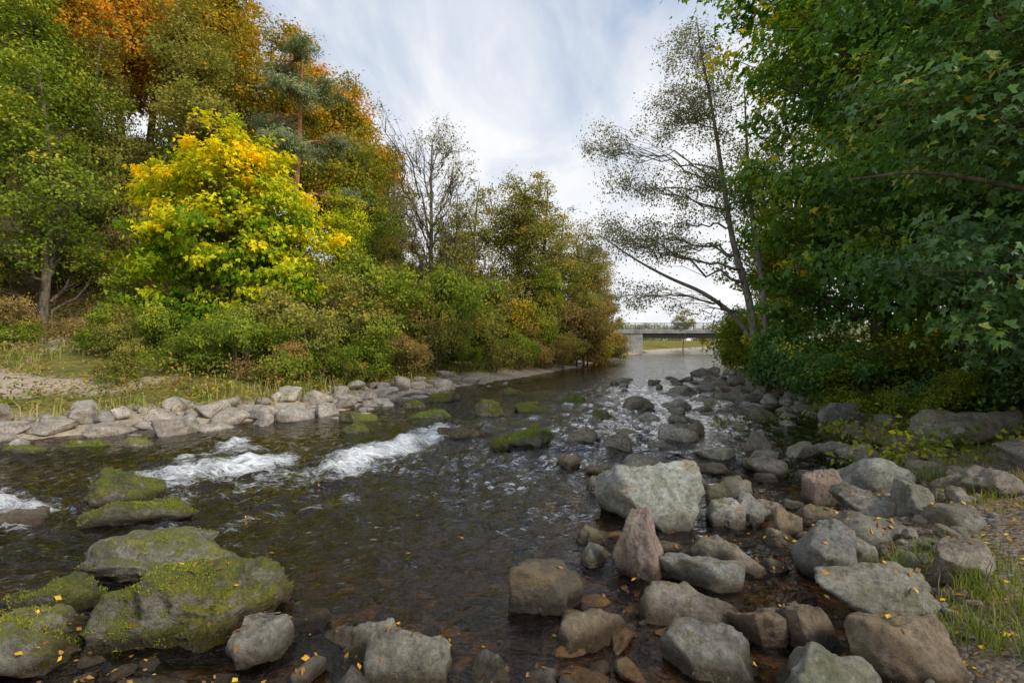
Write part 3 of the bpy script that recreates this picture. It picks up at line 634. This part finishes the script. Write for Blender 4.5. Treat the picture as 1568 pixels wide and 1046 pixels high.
inst('leaning_alder_tree',la,6.9,16,1.03,rot=0)
# --- right-hand leafy trees
def rtree(name,x,y,trunk,lobes,nc,lpc,ls,seed,mat,shape='m',cr=.5,**kw):
    me=tree_mesh(name,trunk,lobes,nc,lpc,cr,ls,[B_brown,mat],seed,shape=shape,twigs=2,up=.9,flat=.4,**kw)
    return add_obj(name,me,(x,y,tz(x,y)))
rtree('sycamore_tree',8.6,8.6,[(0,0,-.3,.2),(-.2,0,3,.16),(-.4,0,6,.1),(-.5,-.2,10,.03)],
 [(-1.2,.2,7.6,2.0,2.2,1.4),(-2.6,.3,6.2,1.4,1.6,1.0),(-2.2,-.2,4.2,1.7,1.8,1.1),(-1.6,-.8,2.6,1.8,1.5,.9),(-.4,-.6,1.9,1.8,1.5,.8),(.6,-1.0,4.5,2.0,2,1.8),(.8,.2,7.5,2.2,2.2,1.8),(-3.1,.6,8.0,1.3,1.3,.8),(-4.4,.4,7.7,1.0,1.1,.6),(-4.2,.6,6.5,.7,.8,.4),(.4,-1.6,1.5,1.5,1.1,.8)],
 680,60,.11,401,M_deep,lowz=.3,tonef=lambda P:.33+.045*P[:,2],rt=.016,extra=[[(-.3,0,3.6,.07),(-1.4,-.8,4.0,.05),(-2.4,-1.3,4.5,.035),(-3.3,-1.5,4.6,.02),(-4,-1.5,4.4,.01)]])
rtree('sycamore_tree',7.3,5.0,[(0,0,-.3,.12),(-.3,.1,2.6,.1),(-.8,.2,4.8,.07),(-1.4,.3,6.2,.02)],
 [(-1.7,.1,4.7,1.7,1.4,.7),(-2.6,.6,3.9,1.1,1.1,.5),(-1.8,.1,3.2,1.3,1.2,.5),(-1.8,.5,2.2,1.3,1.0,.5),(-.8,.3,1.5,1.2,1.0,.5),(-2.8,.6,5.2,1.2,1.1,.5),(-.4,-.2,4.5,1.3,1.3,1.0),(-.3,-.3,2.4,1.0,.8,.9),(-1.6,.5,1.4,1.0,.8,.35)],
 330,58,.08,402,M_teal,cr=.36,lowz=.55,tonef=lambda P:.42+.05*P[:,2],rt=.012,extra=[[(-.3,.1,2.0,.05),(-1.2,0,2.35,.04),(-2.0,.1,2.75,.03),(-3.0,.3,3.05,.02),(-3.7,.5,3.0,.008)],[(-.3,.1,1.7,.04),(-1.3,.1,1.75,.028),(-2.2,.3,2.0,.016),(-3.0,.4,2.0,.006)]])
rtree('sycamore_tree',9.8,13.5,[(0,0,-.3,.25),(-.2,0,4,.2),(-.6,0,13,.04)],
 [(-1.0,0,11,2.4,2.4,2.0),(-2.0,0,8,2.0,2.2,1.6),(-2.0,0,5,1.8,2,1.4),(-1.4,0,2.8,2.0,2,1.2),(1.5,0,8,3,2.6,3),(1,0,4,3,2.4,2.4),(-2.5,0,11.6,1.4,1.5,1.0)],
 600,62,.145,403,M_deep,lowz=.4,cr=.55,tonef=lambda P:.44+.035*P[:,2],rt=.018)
for x,y,sc,lf in [(14,11,.8,M_green),(13.5,16.5,1.0,M_green),(18,17,1.0,M_yellow),(12,22,.8,M_green),(17,24,.95,M_olive),(16.5,32,.65,M_green),(23,31,.9,M_olive),(23,41,.5,M_olive),(12.5,7,.6,M_green),(11,5,.55,M_deep)]:
    inst('riverside_tree',TV[rng.integers(0,4)],x,y,sc,leaf=lf)
# --- shrubs
lfs=[M_green,M_olive,M_olive,M_amber,M_green]
def shr(x,y,sc,lf=None): inst('shrub',SH[rng.integers(0,5)],x,y,sc,leaf=lf or lfs[rng.integers(0,5)],sz=sc*rng.uniform(.75,1.5))
for x,y,sc,lf in [(-9.4,14.6,.5,M_green),(-8.5,14.0,.6,M_green),(-7.5,13.9,.7,M_green),(-6.6,14.0,.5,M_rust),(-5.9,14.8,.7,M_green),(-5.1,15.6,.55,M_olive),(-4.5,16.8,.8,M_green),(-3.8,18.2,.6,M_rust),(-2.9,19.8,.8,M_olive),(-2.1,21.4,.6,M_green),(-.9,23.4,.9,M_olive),(.4,25.6,.7,M_green),(1.6,27.8,.9,M_rust),(3.0,30.3,.9,M_olive),(-7.0,15.8,1.0,M_olive),(-8.4,16.4,.9,M_green),
 (-7.4,17.6,.9,M_green),(-6.1,19.5,1.3,M_olive),(-5.2,20.8,1.3,M_green),(-4.6,22.5,1.2,M_rust),(-3.4,23.5,1.4,M_green),(-2.6,25.5,1.5,M_olive),(-.4,27.5,1.5,M_amber),(.9,29,1.0,M_green),(2.0,30.5,1.4,M_olive),
 (3.2,32.5,1.0,M_rust),(4.2,33.2,1.5,M_rust),(5.3,36,1.4,M_amber),(6.6,39.5,1.5,M_rust),(8.0,43.5,1.1,M_olive),(9.0,48,.8,M_olive),(-8.2,21.5,1.3,M_olive),(-6.8,24,1.6,M_green),(-5.5,27,1.6,M_rust),(-3.5,30,1.6,M_green),(-1,32,1.5,M_olive),
 (-14.5,20.5,1.0,M_rust),(-16.2,22.5,1.5,M_olive),(-18,21,1.1,M_amber),(-20,24,1.5,M_green),(-13,23,1.4,M_green),(-22,20,1.2,M_olive),(-17,26,1.5,M_olive),(-12.5,27,1.6,M_green),(-10,29,1.7,M_olive),
 (11,57,1.2,M_olive),(13.5,68,1.4,M_amber),(-17,17.5,.6,M_rust),(-20,18,.8,M_green),(-24,19,1.0,M_rust),(-15,18.3,.7,M_rust),(-13.3,18,.9,M_green),(-16,16.4,.5,M_green),(-18.5,16,.5,M_rust),(-21,16.5,.7,M_olive),(-10.5,15.6,.6,M_green),(-11.6,15.2,.5,M_olive),(-12.6,15.8,.5,M_green),(-14.6,11.6,.35,M_green),(-9.2,12.2,.35,M_olive),(-13.6,10.2,.35,M_rust),(-16.8,11.2,.4,M_green)]: shr(x,y,sc,lf)
for x,y,sc,lf in [(7.8,14.2,.9,M_deep),(8.8,16.3,1.1,M_green),(9.6,19,1.1,M_green),(10.6,22.5,1.2,M_green),(12.3,27,1.3,M_green),(14.7,32.5,1.3,M_green),(18.2,39,1.3,M_olive),(22,47,1.3,M_green),(7.3,11.4,.75,M_deep),(8.3,11.0,.9,M_green),(9.4,9.8,.9,M_deep),(8.3,8.2,.7,M_deep),(9.6,7.6,.9,M_deep),(10.5,12,1.3,M_green),(11.5,9.5,1.3,M_deep),(13,13,1.6,M_green),(9.2,6.3,.8,M_deep),(10.8,7.4,1.0,M_green),(30,58,1.5,M_green),(7.4,9.2,.5,M_deep),(8.0,6.4,.6,M_green),(7.0,8.6,.35,M_green),(8.6,7.2,.7,M_deep),(6.9,10.2,.45,M_green)]: shr(x,y,sc,lf)

# --- ground cover
def cover(name,pts,lpc,cr,ls,mat,tone0=.4,h=.25,shape='d'):
    b=B();z=terr(pts[:,0],pts[:,1]);n=len(pts)*lpc;ci=np.repeat(np.arange(len(pts)),lpc)
    off=rng.normal(size=(n,3))*[cr,cr,0];P=np.stack([pts[ci,0],pts[ci,1],z[ci]],1)+off
    hs=rng.uniform(.3,2.0,len(pts))[ci]*h
    P[:,2]=terr(P[:,0],P[:,1])+np.abs(rng.normal(0,1,n))*hs
    Nn=nrm(rng.normal(0,.6,(n,3))+[0,0,.9]);t=np.clip(tone0+rng.normal(0,.18,len(pts))[ci]+rng.normal(0,.12,n),0,1)
    b.leaves(P,ls*rng.uniform(.6,1.3,n),Nn,t,shape);add_obj(name,b.mesh(name,[B_brown,mat]))
def pick(nc,box,test):
    x=rng.uniform(box[0],box[1],nc);y=rng.uniform(box[2],box[3],nc);k=test(x,y);return np.stack([x[k],y[k]],1)
def hillt(x,y):
    dl,dr,ins=zones(x,y);return ~ins&(dl<dr)&(dl>12.8)&(n2(x,y,.3,2,61)>.0)
cover('hillside_undergrowth',pick(4800,(-34,6,12,48),hillt),20,.35,.15,M_olive,.4,.3)
def bankt(x,y):
    dl,dr,ins=zones(x,y);return ~ins&(dl<dr)&(dl>1.4)&(dl<14)&(n2(x,y,.8,2,62)>-.1)&(bexp(x,y)<.3)&((np.abs(dl-11.3)>1.0)|(x>-9))
cover('bank_herbs',pick(7000,(-24,12,8,50),bankt),22,.15,.08,M_green,.5,.2)
cover('bank_herbs',pick(4500,(-24,6,8,35),bankt),24,.2,.085,M_rust,.5,.24)
def rbt(x,y):
    dl,dr,ins=zones(x,y);return ~ins&(dr<=dl)&(dr>1.6)&(n2(x,y,.7,2,63)>-.15)
cover('undergrowth',pick(3400,(3,20,3,40),rbt),28,.2,.085,M_green,.4,.18)
def grass(name,pts,nb,sp,h,w,tone0=.5):
    b=B();n=len(pts)*nb;ci=np.repeat(np.arange(len(pts)),nb)
    x=pts[ci,0]+rng.normal(0,sp,n);y=pts[ci,1]+rng.normal(0,sp,n);z=terr(x,y)-.01
    hh=h*rng.uniform(.4,1.3,n)*rng.uniform(.5,1.3,len(pts))[ci]
    t=np.clip(tone0+rng.normal(0,.2,len(pts))[ci]+rng.normal(0,.1,n),0,1)
    b.blades(np.stack([x,y,z],1),nrm(np.array([[0,0,1.]])+rng.normal(0,.1,(n,3))),hh,w,t);add_obj(name,b.mesh(name,[M_grass]))
def gt(x,y):
    dl,dr,ins=zones(x,y);return ~ins&(dl<dr)&(dl>1.2)&(dl<11)&(bexp(x,y)<.4)&(n2(x,y,.5,2,64)>-.05)
grass('bank_grass',pick(8000,(-22,14,8,48),gt),8,.12,.38,.022,.7)
def rg_(x,y):
    dl,dr,ins=zones(x,y);return ~ins&(dr<=dl)&(dr>.4)&(n2(x,y,.9,2,65)>-.05)
grass('riverside_grass',pick(2600,(1.5,9,2,12),rg_),24,.07,.12,.006,.6)
grass('grass_tuft',np.array([(2.55,3.9),(2.5,3.45),(2.62,3.5),(3.1,3.4),(4.6,6.2),(4.3,6.0),(1.6,8.0),(4.4,5.4),(3.2,2.9),(2.9,2.8),(2.45,2.7),(2.6,2.5),(2.8,3.1)]),130,.08,.2,.005,.35)
cover('nettle_clump',np.array([(4.75,6.3),(4.9,6.5),(5.1,6.2),(4.4,6.6),(5.3,6.9),(4.0,9.5),(4.6,9.8),(5.2,10.2),(6,10.5),(5.6,9.0),(6.6,9.5),(5.0,8.2),(6.4,8.4),(6.3,6.3),(6.8,6.5),(7.2,7.0),(5.7,6.6),(6.6,8.0)]),110,.16,.08,M_green,.6,.14)

# --- distant trees
b=B();rgf=np.random.default_rng(77)
for i in range(150):
    a=rgf.uniform(-.35,1.0);R_=rgf.uniform(170,330);x,y=R_*math.sin(a),R_*math.cos(a);hh=rgf.uniform(4,10)
    n=420;D=nrm(rgf.normal(size=(n,3)));P=np.array([x,y,1.2+hh*.55])+D*[hh*.6,hh*.6,hh*.5]*(.6+.4*rgf.random((n,1)))
    b.leaves(P,hh*.13,nrm(D+[0,0,.5]),np.clip(rgf.normal(.5,.15)+.1*rgf.normal(size=n),0,1),'d')
    b.tube([(x,y,0),(x,y,hh*.6)],[.3,.2],5)
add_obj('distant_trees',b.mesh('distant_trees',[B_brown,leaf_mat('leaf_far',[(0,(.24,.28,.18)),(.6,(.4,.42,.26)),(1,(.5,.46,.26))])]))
inst('round_oak_tree',TV[2],33,99,.6,leaf=M_olive)
inst('oak_tree',TV[0],20,95,.35,leaf=M_amber);inst('oak_tree',TV[1],41,110,.35,leaf=M_amber)

# ------------------------------------------------------------------ bridge
m,nt=newmat('bridge_concrete');f=noise(nt,pos(nt),1.5,6,.6)
p=N(nt,'ShaderNodeBsdfDiffuse');nt.links.new(ramp(nt,f,[(.3,(.22,.215,.2)),(.7,(.42,.41,.38))]),p.inputs[0]);out(nt,p.outputs[0]);M_con=m
m,nt=newmat('bridge_steel');p=N(nt,'ShaderNodeBsdfPrincipled');p.inputs['Roughness'].default_value=.5
nt.links.new(ramp(nt,noise(nt,pos(nt),4,4),[(.3,(.05,.055,.06)),(.7,(.10,.10,.10))]),p.inputs['Base Color']);out(nt,p.outputs[0]);M_st=m
bridge=bpy.data.objects.new('concrete_bridge',None);scene.collection.objects.link(bridge);bridge.location=(25.5,70,.2);bridge.rotation_euler=(0,0,-.12)
def boxes(name,L,mat,bev=.02):
    bm=bmesh.new()
    for cx,cy,cz,sx,sy,sz in L:
        g=bmesh.ops.create_cube(bm,size=1)
        for v in g['verts']: v.co=Vector((v.co.x*sx+cx,v.co.y*sy+cy,v.co.z*sz+cz))
    bmesh.ops.bevel(bm,geom=bm.edges[:],offset=bev,segments=1,affect='EDGES')
    me=bpy.data.meshes.new(name);bm.to_mesh(me);bm.free();me.materials.append(mat);return add_obj(name,me,parent=bridge)
boxes('deck',[(0,0,2.75,26,5.0,.3)],M_con)
boxes('edge_beams',[(0,-2.62,2.82,26,.22,.5),(0,2.62,2.82,26,.22,.5)],M_con)
boxes('girders',[(0,yy,2.28,15.6,.4,.62) for yy in (-2,-.7,.7,2)],M_st)
boxes('railing_posts',[(-12.5+i*1.25,s_*2.62,3.5,.07,.07,.86) for i in range(21) for s_ in (-1,1)],M_st,.005)
boxes('railing_rails',[(0,s_*2.62,zz,25.6,.05,.06) for s_ in (-1,1) for zz in (3.3,3.6,3.95)],M_st,.005)
boxes('abutments',[(-8.6,0,1.15,1.6,5.2,2.88),(8.6,0,1.15,1.6,5.2,2.88)],M_con)
boxes('wing_walls',[(-10.6,-2.4,1.1,2.4,.35,2.9),(10.6,-2.4,1.1,2.4,.35,2.9)],M_con)

# ------------------------------------------------------------------ light / sky
el=math.radians(38);az=math.radians(122)
sd=Vector((math.sin(az)*math.cos(el),math.cos(az)*math.cos(el),math.sin(el)))
L=bpy.data.lights.new('sun','SUN');L.energy=3.3;L.angle=math.radians(14);L.color=(1,.94,.84)
o=bpy.data.objects.new('sun',L);scene.collection.objects.link(o);o.rotation_euler=sd.to_track_quat('Z','Y').to_euler()
w=bpy.data.worlds.new('World');scene.world=w;w.use_nodes=True;nt=w.node_tree;nt.nodes.clear()
sk=N(nt,'ShaderNodeTexSky',sky_type='NISHITA',sun_disc=False);sk.sun_elevation=el;sk.sun_rotation=az
tc=N(nt,'ShaderNodeTexCoord');sx=N(nt,'ShaderNodeSeparateXYZ');nt.links.new(tc.outputs['Generated'],sx.inputs[0])
den=math_(nt,'ADD',math_(nt,'MAXIMUM',sx.outputs[2],0),.3)
cx=N(nt,'ShaderNodeCombineXYZ');nt.links.new(math_(nt,'DIVIDE',sx.outputs[0],den),cx.inputs[0]);nt.links.new(math_(nt,'DIVIDE',sx.outputs[1],den),cx.inputs[1])
mp=N(nt,'ShaderNodeMapping');mp.inputs['Scale'].default_value=(1.6,.8,1);mp.inputs['Rotation'].default_value=(0,0,.3);mp.inputs['Location'].default_value=(.35,.2,0);nt.links.new(cx.outputs[0],mp.inputs[0])
cn=noise(nt,mp.outputs[0],1.7,8,.56,.5)
hz=math_(nt,'SUBTRACT',1.0,math_(nt,'MULTIPLY',math_(nt,'MAXIMUM',sx.outputs[2],0),1.6),clamp=True)
cm=ramp(nt,math_(nt,'ADD',cn,math_(nt,'MULTIPLY',hz,.4)),[(.38,(0,0,0)),(.70,(1,1,1))])
cb=ramp(nt,noise(nt,mp.outputs[0],3,5,.55),[(.3,(5.9,6.1,6.45)),(.7,(7.1,7.0,6.95))])
skb=mixc(nt,.6,sk.outputs[0],(3.1,4.1,5.6))
c=mixc(nt,math_(nt,'MULTIPLY',cm,.95),skb,cb)
bg=N(nt,'ShaderNodeBackground');bg.inputs[1].default_value=.15;nt.links.new(c,bg.inputs[0])
wo=nt.nodes.new('ShaderNodeOutputWorld');nt.links.new(bg.outputs[0],wo.inputs[0])

cam=bpy.data.cameras.new('camera');cam.lens=18;cam.sensor_width=36;cam.clip_end=3000;cam.clip_start=.05
co=bpy.data.objects.new('camera',cam);scene.collection.objects.link(co);co.location=(0,0,1.7);co.rotation_euler=(math.radians(90),0,0);scene.camera=co
scene.view_settings.view_transform='Standard'
print('OK',len(bigp),len(smp),len(lp),len(MP))
